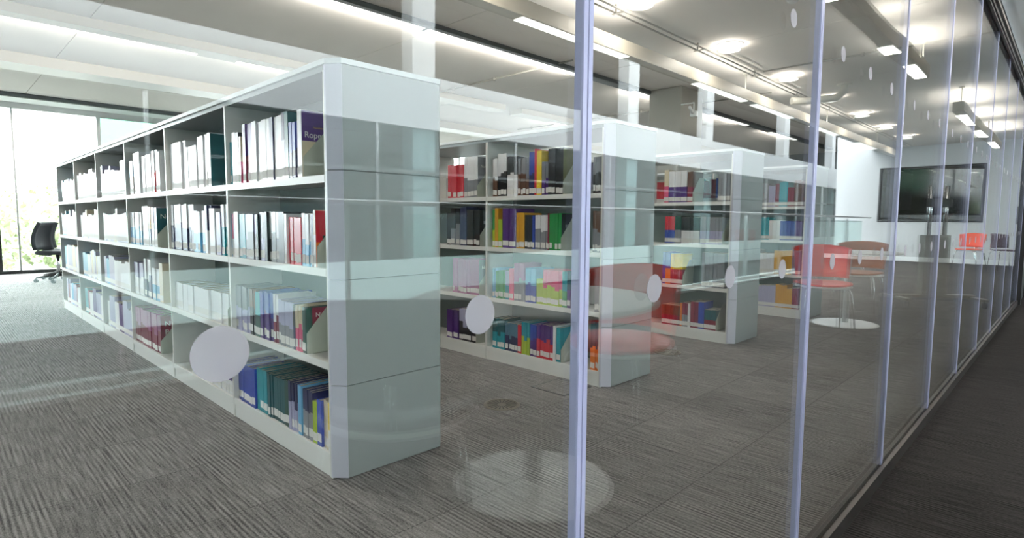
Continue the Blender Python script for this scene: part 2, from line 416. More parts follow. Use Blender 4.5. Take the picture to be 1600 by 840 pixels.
# ------------------------------------------------------------ books
def book_mesh(t, h, d, ct, cb, lab=True):
    """cover (spine and two boards), page block and library label; origin at the spine foot"""
    c = MB(); e = .0016
    U = [(0, -t/2), (d, -t/2), (d, -t/2+e), (e*1.5, -t/2+e), (e*1.5, t/2-e), (d, t/2-e), (d, t/2), (0, t/2)]
    zs = h*(.42+.2*random.random())
    if ct == cb: c.poly(U, 0, h, BM[ct])
    else: c.poly(U, 0, zs, BM[cb]); c.poly(U, zs, h, BM[ct])
    return c
def page_mesh(t, h, d):
    p = MB(); e = .0016; p.box(e*1.5, -t/2+e, .003, d-.004, t/2-e, h-.003, M_paper); return p
ROWN = ['bottom shelf', 'third shelf down', 'second shelf down', 'top shelf']
BAYN = ['nearest bay', 'second bay', 'third bay']
CASEN = ['nearest bookcase', 'second bookcase', 'third bookcase']
ORD = ['first', 'second', 'third', 'fourth', 'fifth', 'sixth', 'seventh', 'eighth', 'ninth', 'tenth', 'eleventh', 'twelfth', 'thirteenth', 'fourteenth', 'fifteenth',
       'sixteenth', 'seventeenth', 'eighteenth', 'nineteenth', 'twentieth', 'twenty-first', 'twenty-second', 'twenty-third', 'twenty-fourth', 'twenty-fifth', 'twenty-sixth',
       'twenty-seventh', 'twenty-eighth', 'twenty-ninth', 'thirtieth', 'thirty-first', 'thirty-second', 'thirty-third', 'thirty-fourth', 'thirty-fifth', 'thirty-sixth']
def text(body, size, parent, loc, m, name='cover_title'):
    cu = bpy.data.curves.new(name, 'FONT'); cu.body = body; cu.size = size; cu.extrude = .0003
    cu.materials.append(m)
    tmp = bpy.data.objects.new(name, cu)
    me = bpy.data.meshes.new_from_object(tmp); bpy.data.objects.remove(tmp)
    o = bpy.data.objects.new(name, me); C.objects.link(o); o.parent = parent; o.location = loc; o.rotation_euler = (PI/2, 0, 0)
    return o
def plate(name, parent, x0, x1, z0, z1, y, m, th=.0006):
    q = MB(); q.box(x0, y-th, z0, x1, y, z1, m); return q.build(name, parent)
T_white = mat('title_white', (240, 238, 232), .5); T_gold = mat('title_gold', (196, 160, 90), .5)
BOOKS = [[0,0,3,[[2.964,2.998,2,'T','T',0.211,''],[2.923,2.964,1,'W','W',0.251,''],[2.881,2.923,1,'K','G',0.247,''],[2.836,2.881,2,'C','Pk',0.223,''],[2.728,2.836,3,'P','M',0.277,''],[2.535,2.728,4,'W','W',0.274,''],[2.498,2.535,1,'N','N',0.273,''],[2.413,2.498,2,'W','W',0.275,''],[2.385,2.413,1,'N','Li',0.279,''],[2.35,2.385,1,'Dt','Dt',0.278,''],[2.267,2.35,3,'B','N',0.23,''],[2.23,2.267,1,'W','W',0.273,'roper']],[2.268]],[0,0,2,[[2.998,3.027,1,'Lb','Lb',0.217,''],[2.974,2.998,1,'Pk','W',0.217,''],[2.918,2.974,1,'W','W',0.226,''],[2.843,2.918,2,'T','T',0.217,''],[2.703,2.843,4,'Li','Gy',0.214,''],[2.686,2.703,1,'K','K',0.213,''],[2.612,2.686,2,'Gy','Li',0.221,''],[2.585,2.612,1,'K','K',0.224,''],[2.466,2.585,4,'W','K',0.222,''],[2.411,2.466,1,'K','K',0.223,''],[2.386,2.411,1,'W','W',0.215,''],[2.259,2.386,5,'R','R',0.199,''],[2.169,2.259,3,'W','Lb',0.215,''],[2.147,2.169,1,'N','N',0.214,''],[2.131,2.147,1,'C','W',0.229,'redcover']],[2.171]],[0,0,1,[[2.81,3.007,5,'Gy','Li',0.22,''],[2.741,2.81,2,'Br','K',0.22,''],[2.688,2.741,1,'T','Dg',0.213,''],[2.568,2.688,4,'B','P',0.221,''],[2.516,2.561,2,'W','M',0.218,''],[2.347,2.513,4,'Li','Gy',0.2,''],[2.329,2.347,1,'K','N',0.195,''],[2.261,2.329,3,'C','Pk',0.192,''],[2.235,2.261,1,'Dg','Dg',0.192,'nurs']],[2.297]],[0,0,0,[[2.781,3.005,6,'B','B',0.194,''],[2.657,2.776,3,'T','T',0.204,''],[2.467,2.657,8,'Dt','Dt',0.201,''],[2.419,2.467,2,'Dg','Dg',0.206,''],[2.32,2.412,4,'N','Li',0.213,''],[2.289,2.32,1,'Lb','Lb',0.214,''],[2.188,2.283,4,'N','Gy',0.208,''],[2.152,2.188,1,'Lm','Lm',0.177,''],[2.116,2.152,1,'B','B',0.19,''],[2.06,2.116,2,'C','C',0.195,''],[2.027,2.06,1,'Y','W',0.195,'']],[]],[0,1,3,[[3.699,3.986,5,'W','W',0.283,''],[3.487,3.699,4,'W','W',0.242,''],[3.334,3.478,3,'W','W',0.282,''],[3.266,3.309,1,'W','W',0.284,'tealcover']],[3.342]],[0,1,2,[[3.81,4.004,4,'W','N',0.276,''],[3.598,3.804,4,'W','N',0.273,''],[3.389,3.598,5,'W','Lb',0.232,''],[3.319,3.389,2,'N','W',0.265,''],[3.239,3.319,1,'W','W',0.247,''],[3.158,3.219,1,'Li','Li',0.225,''],[3.078,3.158,2,'W','T',0.267,'']],[3.13]],[0,1,1,[[3.108,4.006,10,'W','W',0.163,'blueline']],[3.157]],[0,1,0,[[3.324,3.714,6,'W','W',0.155,''],[3.037,3.324,7,'P','W',0.15,'']],[]],[0,2,3,[[4.849,4.971,2,'Lb','Br',0.245,''],[4.675,4.849,2,'W','W',0.291,''],[4.396,4.607,3,'W','W',0.257,''],[4.272,4.383,2,'W','R',0.275,''],[4.189,4.26,1,'W','W',0.257,'']],[4.268]],[0,2,2,[[4.697,5.025,6,'W','Lb',0.233,''],[4.507,4.697,2,'W','W',0.271,''],[4.454,4.493,1,'Mu','N',0.267,''],[4.317,4.442,2,'Li','W',0.262,'nurt']],[4.397]],[0,2,1,[[4.722,4.989,4,'Li','W',0.23,''],[4.522,4.669,3,'W','N',0.268,''],[4.322,4.475,2,'W','Lb',0.217,''],[4.225,4.305,1,'C','C',0.259,'']],[4.333]],[0,2,0,[[4.361,5.02,9,'Mv','M',0.259,'nurp']],[4.442]],[1,0,3,[[2.926,2.97,2,'W','Br',0.265,''],[2.84,2.926,3,'W','K',0.298,''],[2.729,2.826,3,'K','W',0.272,''],[2.623,2.729,4,'Gy','Br',0.256,''],[2.571,2.623,2,'B','N',0.288,''],[2.552,2.571,1,'R','R',0.303,''],[2.51,2.552,1,'Y','Y',0.29,''],[2.458,2.508,2,'Gy','P',0.215,''],[2.333,2.458,4,'K','K',0.297,'olive'],[1.996,2.098,4,'Gy','K',0.22,'']],[2.332,2.007]],[1,0,2,[[2.944,2.968,1,'G','Lm',0.267,''],[2.91,2.944,1,'Mu','Mu',0.279,''],[2.869,2.91,1,'Lm','Lm',0.201,''],[2.744,2.869,2,'P','P',0.278,''],[2.665,2.74,3,'Mu','Mu',0.246,''],[2.586,2.662,3,'K','K',0.229,''],[2.567,2.586,1,'B','B',0.226,''],[2.453,2.564,5,'W','Gy',0.228,''],[2.441,2.453,1,'M','M',0.24,''],[2.344,2.441,4,'G','G',0.239,'dark'],[2.017,2.095,4,'Br','Gy',0.251,'']],[2.357]],[1,0,1,[[2.932,2.974,2,'Lb','Lb',0.212,''],[2.839,2.932,4,'G','G',0.199,''],[2.8,2.839,1,'Li','T',0.203,''],[2.757,2.8,1,'Pk','Pk',0.223,''],[2.658,2.757,4,'Mv','Gy',0.262,''],[2.554,2.655,4,'Lb','B',0.234,''],[2.491,2.554,2,'Lm','Lm',0.167,''],[2.324,2.491,5,'Pk','Lm',0.231,''],[2.284,2.324,1,'T','G',0.232,''],[2.257,2.284,1,'Dt','P',0.234,''],[2.001,2.075,3,'Gy','Gy',0.27,'']],[2.268]],[1,0,0,[[2.844,2.964,3,'Dt','T',0.217,''],[2.713,2.836,4,'St','N',0.198,''],[2.681,2.713,1,'R','R',0.199,''],[2.611,2.681,3,'T','Lm',0.221,''],[2.547,2.603,2,'B','P',0.215,''],[2.395,2.542,5,'P','R',0.225,''],[2.371,2.395,1,'W','W',0.233,''],[2.332,2.367,1,'T','T',0.227,''],[2.005,2.099,4,'Dt','O',0.303,'']],[2.339,2.011]],[1,1,3,[[3.288,3.476,5,'R','R',0.25,''],[3.137,3.288,4,'W','Gy',0.297,'grey']],[3.152]],[1,1,2,[[3.428,3.477,2,'K','K',0.246,''],[3.338,3.428,2,'K','Gy',0.28,''],[3.256,3.332,2,'N','N',0.29,''],[3.106,3.251,4,'K','K',0.267,'dark']],[3.121]],[1,1,1,[[3.115,3.42,9,'Mv','Mv',0.263,'grey']],[3.127]],[1,1,0,[[3.348,3.48,4,'P','P',0.223,''],[3.148,3.339,4,'Li','K',0.242,'']],[3.162]],[2,0,3,[[2.59,2.633,1,'C','Pk',0.288,''],[2.42,2.59,3,'W','P',0.276,''],[2.365,2.416,2,'Br','M',0.265,''],[2.043,2.141,4,'Gy','Gy',0.233,'']],[2.365,2.04]],[2,0,2,[[2.522,2.614,3,'R','B',0.236,''],[2.464,2.518,2,'Dg','Gy',0.241,''],[2.293,2.46,6,'K','W',0.23,''],[2.095,2.285,7,'Gy','Li',0.23,'']],[2.089]],[2,0,1,[[2.599,2.627,1,'B','B',0.288,''],[2.549,2.599,1,'B','O',0.284,''],[2.438,2.549,4,'Y','M',0.274,''],[2.062,2.258,6,'Gy','Gy',0.296,'']],[2.43]],[2,0,0,[[2.45,2.623,6,'Br','M',0.177,''],[2.425,2.446,1,'O','O',0.207,''],[2.377,2.425,2,'M','Gy',0.211,''],[2.352,2.371,1,'W','W',0.209,''],[2.277,2.349,2,'M','M',0.226,''],[2.225,2.275,1,'B','B',0.233,''],[2.12,2.222,5,'Dt','M',0.174,'']],[2.122]]]
stuffq = []       # (x, y, z, t, h, d, ct, cb)
for case, bay, row, segs, ends in BOOKS:
    X = BX[case]+.012; z = SZ[row]+.0005
    k = sum(s[2] for s in segs)
    idx = k
    ylo, yhi = Y1+.055+bay+.0135, Y1+.055+bay+.9925
    segs = [(max(s[0], ylo), min(s[1], yhi))+tuple(s[2:]) for s in segs]
    for (ya, yb, n, ct, cb, h, fl) in segs:        # far to near: left to right in view
        t = (yb-ya)/n
        for j in range(n):
            y = yb-(j+.5)*t
            hh = h*(1+random.uniform(-.012, .012)) if n > 1 else h
            jx = random.uniform(0, .012) if n > 1 else 0
            d = .165+.025*random.random()
            idx -= 1
            pos = k-idx-1
            if case == 2:
                stuffq.append((X+jx, y, z, t*.95, hh, d, ct, cb)); continue
            a, b = (cb, ct) if fl != '' and False else (ct, cb)
            o = book_mesh(t*.955, hh, d, a, b).build('book', None, (X+jx, y, z))
            nm = CNAME[ct] if ct == cb else CNAME[ct]+' and '+CNAME[cb]
            tag(o, '%s book, %s from left, %s, %s, %s' % (nm, ORD[pos], ROWN[row], BAYN[bay], CASEN[case]), 'book', None)
            page_mesh(t*.955, hh, d).build('pages', o)
            if t > .008 and random.random() < .93:
                lb = MB(); tw = t*.955; z0 = random.uniform(.012, .02); lb.box(-.0006, -tw/2+.0008, z0, 0, tw/2-.0008, z0+.034, M_labelw); lb.build('spine_label', o)
            if j == n-1 and fl:
                yy = -t*.955/2
                if fl == 'roper':
                    plate('cover_print', o, .002, d-.002, hh*.55, hh-.003, yy, BM['P']); plate('cover_print', o, .002, d-.002, .003, hh*.55, yy, BM['C'])
                    text('Roper L', .034, o, (.012, yy-.001, hh*.60), T_white); text('Foundations of Nursing', .011, o, (.05, yy-.001, hh*.74), T_gold)
                elif fl == 'redcover':
                    plate('cover_print', o, .002, d-.002, hh*.45, hh-.003, yy, BM['R']); plate('cover_print', o, .002, d-.002, .003, hh*.45, yy, BM['O'])
                    plate('cover_print', o, .03, d-.03, hh*.42, hh*.56, yy-.0008, BM['Dg'])
                elif fl == 'nurs':
                    plate('cover_print', o, .002, d-.002, .003, hh-.003, yy, BM['M']); plate('cover_print', o, .002, .03, .003, hh-.003, yy-.0008, BM['Dg'])
                    text('NURS', .026, o, (.045, yy-.001, hh*.78), T_white); text('TO', .026, o, (.045, yy-.001, hh*.55), T_white)
                elif fl == 'tealcover':
                    plate('cover_print', o, .002, d-.002, .003, hh-.003, yy, BM['Dt']); plate('cover_print', o, .08, d-.01, hh*.35, hh*.7, yy-.0008, BM['R'])
                elif fl == 'nurt':
                    plate('cover_print', o, .002, d-.002, hh*.35, hh-.003, yy, BM['Dt']); plate('cover_print', o, .002, d-.002, .003, hh*.35, yy, BM['M'])
                    text('Nurs', .045, o, (.02, yy-.001, hh*.72), T_white)
                elif fl == 'nurp':
                    plate('cover_print', o, .002, d-.002, .003, hh-.003, yy, BM['M']); text('Nur', .05, o, (.025, yy-.001, hh*.72), T_white); text('Pra', .05, o, (.025, yy-.001, hh*.50), T_white)
                elif fl == 'olive':
                    plate('cover_print', o, .002, d-.002, .003, hh-.003, yy, mat('cover_olive', (122, 124, 84), .5, noise=.3, nscale=25))
                elif fl == 'dark':
                    plate('cover_print', o, .002, d-.002, .003, hh-.003, yy, BM['K']); plate('cover_print', o, .04, d-.02, hh*.62, hh*.7, yy-.0008, BM['Gy'])
                elif fl == 'grey':
                    plate('cover_print', o, .002, d-.002, .003, hh-.003, yy, BM['Gy'])
                    text('Nursing', .03, o, (.03, yy-.001, hh*.74), T_white)
    for q, ye in enumerate(ends):
        while True:
            hit = [s for s in segs if s[0]-.003 < ye < s[1]+.003]
            if not hit: break
            ye = min(s[0] for s in hit)-.0035
        if ye < ylo+.012: continue
        e = MB(); y = 0
        e.prism([(0, y, 0), (.19, y, 0), (.20, y, .215), (.115, y, .215), (.0, y, .085)], (0, .002, 0), M_bookend)
        e.box(.02, -.012, 0, .16, 0, .0008, M_bookend)
        o = e.build('bookend', None, (X+.004, ye, z))
        if case < 2 or True:
            tag(o, 'slanted pale metal bookend%s on %s, %s, %s' % (' by the end panel' if q else '', ROWN[row], BAYN[bay], CASEN[case]), 'bookend', 'bookends on the shelves')
# the remaining, mostly far or hidden volumes
def fill(case, bay, row, side, cols, hmin=.2, hmax=.27, cover=.9):
    y = Y1+.055+bay+.03; yend = Y1+.055+bay+.97*cover
    base = random.choice(cols); run = 0
    while y < yend:
        if run <= 0: base = random.choice(cols); run = random.randint(2, 6); bh = random.uniform(hmin, hmax); bt = random.uniform(.02, .04)
        run -= 1
        h = bh+random.uniform(-.005, .005); t = bt
        x = BX[case]+.014 if side == 0 else BX[case]+PW-.014
        stuffq.append((x, y+t/2, SZ[row]+.0005, t*.96, h, .17 if side == 0 else -.17, base, base))
        y += t
pale = ['W', 'W', 'W', 'Li', 'W', 'Lb', 'C', 'Li']
mixd = ['W', 'K', 'N', 'B', 'Gy', 'P', 'M', 'T', 'Br', 'Li', 'Mu', 'R', 'St']
for bay in (3, 4, 5):
    for row in range(4): fill(0, bay, row, 0, pale if row else pale+['T', 'M', 'P'], cover=.8+.15*random.random())
for row in range(4):
    for bay in (2, 3): fill(1, bay, row, 0, mixd)
    for bay in (1, 2): fill(2, bay, row, 0, mixd)
    for bay in (0, 1, 2): fill(3, bay, row, 0, mixd+['R', 'Br'])
    for bay in (0, 1, 2):
        for cs in (0, 1, 2): fill(cs, bay, row, 1, mixd, .19, .23)
m = MB()
for (x, y, z, t, h, d, ct, cb) in stuffq:
    s = 1 if d > 0 else -1; d = abs(d)
    X0, X1 = (x, x+d) if s > 0 else (x-d, x)
    zs = h*.5; zl = .015
    m.box(X0, y-t/2, z, X1, y+t/2, z+zl, BM[cb]); m.box(X0, y-t/2, z+zl, X1, y+t/2, z+zl+.034, M_labelw)
    m.box(X0, y-t/2, z+zl+.034, X1, y+t/2, z+zs, BM[cb]); m.box(X0, y-t/2, z+zs, X1, y+t/2, z+h-.0015, BM[ct])
    m.box(X0+.003, y-t/2+.0015, z+h-.0015, X1-.003, y+t/2-.0015, z+h-.001, M_paper)
tag(m.build('books'), 'smaller far away books filling the remaining bays of the four bookcases', 'books', None, 'stuff')

# ------------------------------------------------------------ floor boxes and vents
def floor_vent(x, y, r, label):
    t = thing('floor_vent', label, 'vent', (x, y, 0), 0)
    q = MB(); q.lathe([(r*.86, .001), (r, .001), (r, .004), (r*.86, .005), (r*.86, .001)], M_vent, 40); q.build('rim', t)
    q = MB(); q.lathe([(0, .001), (r*.86, .001), (r*.86, .0018), (0, .0018)], M_vent, 40)
    for k in range(20):
        a = 2*PI*k/20; ca, sa = math.cos(a), math.sin(a)
        p = [(r*.25, -.0012), (r*.8, -.005), (r*.8, .002), (r*.25, .0012)]
        q.poly([(u*ca-v*sa, u*sa+v*ca) for u, v in p], .0018, .0024, M_dark)
    q.build('grille', t)
floor_vent(2.165, 2.19, .10, 'round swirl floor vent in the carpet between the first and second bookcases')
floor_vent(3.97, 2.2, .10, 'round swirl floor vent in the carpet between the second and third bookcases')
t = thing('floor_box', 'square carpet covered floor box beside the second bookcase', 'floor box', (2.66, 2.18, 0), 0)
q = MB()
for a in ((-.13, -.13, .13, -.122), (-.13, .122, .13, .13), (-.13, -.122, -.122, .122), (.122, -.122, .13, .122)): q.box(a[0], a[1], 0.0005, a[2], a[3], .003, M_lumdark)
q.build('rim', t)
q = MB(); q.box(-.122, -.122, .0005, .122, .122, .0022, M_carpet); q.build('lid', t)

# ------------------------------------------------------------ luminaires
def area(name, loc, sx, sy, power, up=False, col=(1, .93, .84), shape='RECTANGLE', parent=None):
    l = bpy.data.lights.new(name, 'AREA'); l.shape = shape; l.size = sx
    if shape == 'RECTANGLE': l.size_y = sy
    l.energy = power; l.color = col
    o = bpy.data.objects.new(name, l); C.objects.link(o); o.location = loc
    if up: o.rotation_euler = (PI, 0, 0)
    if parent: o.parent = parent
    return o
def trunking(label, y, z, x0, x1, wd, ht, side, lit, up, down, rods, flush=False):
    t = thing('linear_ceiling_light', label, 'ceiling light', (0, y, z), 0)
    q = MB(); q.box(x0, 0, .004, x1, wd, ht, side, .004); q.build('housing', t)
    for a, b in lit:
        q = MB(); q.box(a, (wd-.10 if flush else .012), -.004, b, wd-.012, .004, M_diff, .002); q.build('diffuser', t)
        if down: area('lamp', ((a+b)/2, wd/2, -.006), b-a, wd-.03, down*(b-a), False, parent=t)
        if flush:
            o = area('lamp', ((a+b)/2, wd+.012, .012), b-a, .03, up*(b-a), False, parent=t); o.rotation_euler = (PI*.5+.25, 0, 0)
            o.data.spread = PI
            q = MB(); q.box(a, wd, .0, b, wd+.010, .03, M_white); q.build('reflector', t)
        else: area('lamp', ((a+b)/2, wd/2, ht+.006), b-a, wd-.02, up*(b-a), True, parent=t)
    for x in rods:
        q = MB(); q.tube([(x, wd/2, ht), (x, wd/2, ZC-z)], .009, M_pipe, 8); q.lathe([(0, ZC-z-.02), (.035, ZC-z-.02), (.035, ZC-z), (0, ZC-z)], M_pipe, 16, x, wd/2); q.build('hanger', t)
    return t
UP, DN = 12, 2.5
t1 = trunking('long beige pendant strip light running over the aisle beside the glass', 3.26, 2.62, XW+.5, XE-1, .13, .14, M_beige,
         [(.3, 1.8), (3.45, 4.98), (6.45, 7.85), (8.15, 9.6), (10.6, 12.0), (13.4, 14.8)], 2.5, 1.0, [.6, 4.3, 7.88, 11.4, 15])
trunking('dark sided ceiling strip light fixed to the ceiling, second row from the glass', 4.82, 2.945, XW+.5, XE-1, .16, .055, M_lumdark,
         [(-1.2, .4), (1.9, 3.7), (3.75, 6.3), (7.6, 9.2), (10.2, 11.8), (13, 14.6)], UP, 0, [], True)
trunking('brown sided ceiling strip light over the middle of the bookcases', 7.22, 2.90, XW+.5, 7.2, .30, .1, M_beige,
         [(-3.2, -1.4), (.3, 2.35), (2.8, 4.6)], UP, 0, [], True)
trunking('ceiling strip light in the distant part of the room', 7.22, 2.90, 7.6, XE-1, .30, .1, M_beige,
         [(8.6, 10.2), (12, 13.6)], UP, 0, [], True)
m = MB()
for yy, zz in ((3.12, 2.93), (3.16, 2.955), (3.205, 2.93)):
    m.tube([(XW+.5, yy, zz), (XE-.5, yy, zz)], .009, M_conduit, 6)
for k in range(14): m.box(-5+k*1.6, 3.09, 2.915, -4.97+k*1.6, 3.23, 2.92, M_conduit); m.box(-5+k*1.6, 3.175, 2.92, -4.99+k*1.6, 3.19, ZC-.002, M_conduit)
tag(m.build('cable_conduits'), 'bundle of thin cable conduits running along the ceiling above the near strip light', 'conduit')
for k, (x, ya, yb) in enumerate(((7.88, .55, 3.1), (9.25, 3.5, 8.9), (5.75, 4.6, 8.9))):
    m = MB(); m.tube([(x, ya, ZC-.02), (x, yb, ZC-.02)], .011, M_conduit, 8)
    n = int((yb-ya)/.9)
    for i in range(n): m.lathe([(0, ZC-.04), (.022, ZC-.04), (.022, ZC), (0, ZC)], M_conduit, 10, x, ya+.5+i*.9)
    tag(m.build('ceiling_conduit'), ['thin grey conduit crossing the ceiling from the glass to the near strip light', 'thin grey conduit crossing the ceiling behind the concrete column', 'thin grey conduit crossing the ceiling above the second bookcase'][k], 'conduit')
# downlights
dl = None
for k in range(9):
    x = .9+1.87*k
    if dl is None:
        dl = thing('downlight', 'round dropped lens downlight in the plain ceiling strip by the glass', 'downlight', (x, 2.95, ZC), 0, 'downlights in a row along the ceiling')
        q = MB(); q.lathe([(.115, .0), (.14, -.004), (.14, -.008), (.112, -.008), (.112, 0)], M_white, 32); q.build('trim_ring', dl)
        q = MB(); q.lathe([(0, -.05), (.105, -.05), (.118, -.056), (.118, -.066), (0, -.066)], M_diff, 32); q.build('lens', dl)
        q = MB()
        for a in (0, 2*PI/3, 4*PI/3): q.tube([(.1*math.cos(a), .1*math.sin(a), -.05), (.1*math.cos(a), .1*math.sin(a), 0)], .004, M_white, 6)
        q.build('bracket', dl)
        area('lamp', (0, 0, -.068), .21, .21, 12, False, (1, .92, .82), 'DISK', dl)
        area('lamp', (0, 0, -.047), .2, .2, 7, True, (1, .90, .80), 'DISK', dl)  # uplight added and lens dropped to throw a halo on the ceiling
    else: dup(dl, (x, 2.95, ZC))
m = MB(); m.tube([(9.45, 2.55, ZC), (9.45, 2.55, ZC-.1), (9.4, 2.62, ZC-.19), (9.1, 2.95, ZC-.24), (8.95, 3.1, ZC-.24)], .05, M_pipe, 14)
m.lathe([(0, ZC-.02), (.1, ZC-.02), (.1, ZC), (0, ZC)], M_pipe, 20, 9.45, 2.55); tag(m.build('ceiling_pipe'), 'bent white pipe dropping from the ceiling between the downlights', 'pipe')
for x, y, l in ((5.55, 1.95, 'round white smoke detector on the ceiling above the glass panels'), (4.9, 5.0, 'round white smoke detector on the ceiling above the second bookcase')):
    m = MB(); m.lathe([(0, ZC-.045), (.035, ZC-.045), (.055, ZC-.02), (.06, ZC-.012), (.06, ZC), (0, ZC)], M_white, 24, x, y); tag(m.build('smoke_detector'), l, 'smoke detector')
m = MB(); m.box(7.9, 4.05, 2.52, 7.98, 4.14, 2.60, M_white, .006); m.tube([(7.94, 4.1, 2.6), (7.94, 4.1, 2.72), (7.94, 4.3, 2.72)], .012, M_white); m.tube([(7.9, 4.09, 2.57), (7.72, 4.05, 2.62)], .022, M_white)
tag(m.build('security_camera'), 'small white security camera bracketed to the concrete column', 'camera')
# corridor strip light: only seen mirrored in the glass
trunking('pendant strip light over the corridor, seen mirrored in the glass', -.42, 2.62, XW+.5, 7.98, .13, .14, M_beige,
         [(-.9, .6), (2.3, 3.8), (4.3, 4.75), (6.3, 6.6), (7.2, 7.9)], 14, 9, [.6, 4.3, 7.88])

trunking('second pendant strip light far along the corridor, seen mirrored in the glass', -.42, 2.62, 10.6, 16.5, .13, .14, M_beige,
         [(11, 12.2), (13, 14), (15, 16.2)], 12, 6, [10.8, 14.5])

# ------------------------------------------------------------ office chairs by the window
def office_chair(x, y, rz, label):
    t = thing('office_chair', label, 'chair', (x, y, 0), rz)
    q = MB(); g = []
    for i in range(9):
        v = i/8; z = .50+.42*v; bow = .05*math.sin(v*PI)-.06*v
        g.append([(-.22+bow*-1-.02+.05*(abs(u)**2), u*(.21-.04*v*v), z) for u in [k/5-1 for k in range(11)]])
    q.sheet(g, .045, M_chairfab); q.build('backrest', t)
    q = MB(); q.box(-.2, -.22, .43, .24, .22, .49, M_chairfab, .025); q.build('seat', t)
    q = MB(); q.tube([(-.1, 0, .42), (-.27, 0, .43), (-.29, 0, .56)], .02, M_blackp); q.build('back_support', t)
    q = MB(); q.tube([(0, 0, .1), (0, 0, .43)], .025, M_chrome, 12); q.build('gas_lift', t)
    q = MB()
    for k in range(5):
        a = 2*PI*k/5; q.tube([(0, 0, .11), (.28*math.cos(a), .28*math.sin(a), .07)], [.028, .015], M_blackp, 8)
    q.build('star_base', t)
    for k in range(5):
        a = 2*PI*k/5; cx, cy = .28*math.cos(a), .28*math.sin(a)
        q = MB(); n = 14
        q.prism([(cx+.027*math.cos(2*PI*i/n), cy-.018, .028+.027*math.sin(2*PI*i/n)) for i in range(n)], (0, .036, 0), M_blackp); q.tube([(cx, cy, .05), (cx, cy, .075)], .008, M_blackp); q.build('castor', t)
office_chair(1.47, 11.40, math.radians(-40), 'dark office swivel chair by the window, left one of the pair')
office_chair(1.62, 11.95, math.radians(-30), 'dark office swivel chair by the window, mostly behind the bookcase end')

# ------------------------------------------------------------ corridor furniture (mirrored in the glass)
def round_table(x, y, label):
    t = thing('round_table', label, 'table', (x, y, 0), 0, None)
    q = MB(); q.lathe([(0, .70), (.43, .70), (.45, .708), (.45, .718), (.445, .722), (0, .722)], M_table, 64); q.build('tabletop', t)
    q = MB(); q.lathe([(.03, .012), (.03, .70)], M_steel, 24); q.build('column', t)
    q = MB(); q.lathe([(0, 0), (.30, 0), (.30, .006), (.285, .011), (.04, .016), (0, .016)], M_table, 64); q.build('base', t)
round_table(1.597, -.426, 'white round pedestal table nearest the camera in the corridor, mirrored low in the glass')
round_table(6.4, -.60, 'white round pedestal table farther along the corridor between red and brown chairs')
def shell_chair(x, y, rz, M, label, back_h=.80, arms=False):
    """shell chair on four chrome legs, facing +X locally"""
    t = thing('shell_chair', label, 'chair', (x, y, 0), rz)
    q = MB(); g = []
    for i in range(9):
        v = i/8; row = []
        for j in range(15):
            a = math.radians(-70+10*j)
            r = .235+.02*v
            row.append((-r*math.cos(a)*1.0-.01*v+.03, r*math.sin(a)*1.02, .50+(back_h-.50)*v*(1-.10*(abs(a)/1.22)**2)))
        g.append(row)
    q.sheet(g, .012, M); q.build('backrest', t)
    q = MB(); g = []
    for i in range(11):
        rr = i/10; row = []
        for j in range(33):
            a = 2*PI*j/32; row.append((.235*rr*math.cos(a)+.01, .235*rr*math.sin(a), .445+.018*rr**2-.012*max(0, math.cos(a))*rr**3))
        g.append(row)
    g[0] = [(p[0]*1+.0005*math.cos(2*PI*j/32), p[1]+.0005*math.sin(2*PI*j/32), p[2]) for j, p in enumerate(g[0])]
    q.sheet(g, .014, M); q.build('seat', t)
    for sx, sy in ((1, 1), (1, -1), (-1, 1), (-1, -1)):
        q = MB(); q.tube([(sx*.11, sy*.13, .437), (sx*.15, sy*.17, .425), (sx*.17, sy*.19, .38), (sx*.21, sy*.22, .006)], .009, M_chrome, 10); q.build('leg', t)
    q = MB(); q.tube([(-.15, .0, .437), (-.24, 0, .46), (-.245, 0, .58)], .012, M_chrome, 8)
    q.tube([(.23*math.cos(a), .23*math.sin(a), .434) for a in [2*PI*k/32 for k in range(32)]], .010, M_frame, 6, True); q.build('seat_frame', t)
    return t
shell_chair(2.22, -.45, PI, M_red, 'red shell chair on chrome legs at the nearer round table in the corridor')
shell_chair(.98, -.42, math.radians(-51), M_blacks, 'black shell chair with chrome frame at the nearer round table in the corridor')
shell_chair(5.7, -.62, math.radians(148), M_red, 'red shell chair on chrome legs at the farther round table')
shell_chair(7.25, -.70, PI, M_brown, 'brown shell chair on chrome legs at the farther round table')
shell_chair(15.55, -.62, math.radians(-160), M_orange, 'bright orange shell chair against the white end wall')
shell_chair(15.6, -.05, math.radians(110), M_plum, 'dark plum shell chair beside the orange one at the corridor end')
# television trolley
t = thing('television_trolley', 'grey wheeled television trolley with two chrome poles standing in the corridor', 'trolley', (8.62, -.22, 0), math.radians(50))
q = MB(); q.box(-.48, -.035, .095, .48, .035, .135, M_trolley, .006)
for s in (-1, 1): q.box(s*.44-.03, -.27, .08, s*.44+.03, .27, .115, M_trolley, .006)
q.build('base', t)
q = MB(); q.poly([(-.16, -.04), (.16, -.04), (.14, .04), (-.14, .04)], .135, .86, M_trolley); q.build('cabinet', t)
for s in (-1, 1):
    q = MB(); q.tube([(s*.09, 0, .86), (s*.09, 0, 1.45)], .018, M_chrome, 12); q.build('pole', t)
    for s2 in (-1, 1):
        q = MB(); n = 16; q.prism([(s*.44-.012, s2*.24+.04*math.cos(2*PI*i/n), .04+.04*math.sin(2*PI*i/n)) for i in range(n)], (.024, 0, 0), M_blackp); q.tube([(s*.44, s2*.24, .05), (s*.44, s2*.24, .085)], .01, M_chrome); q.build('castor', t)
q = MB(); q.box(-.14, -.02, 1.2, .14, .02, 1.3, M_blackp); q.build('bracket', t)
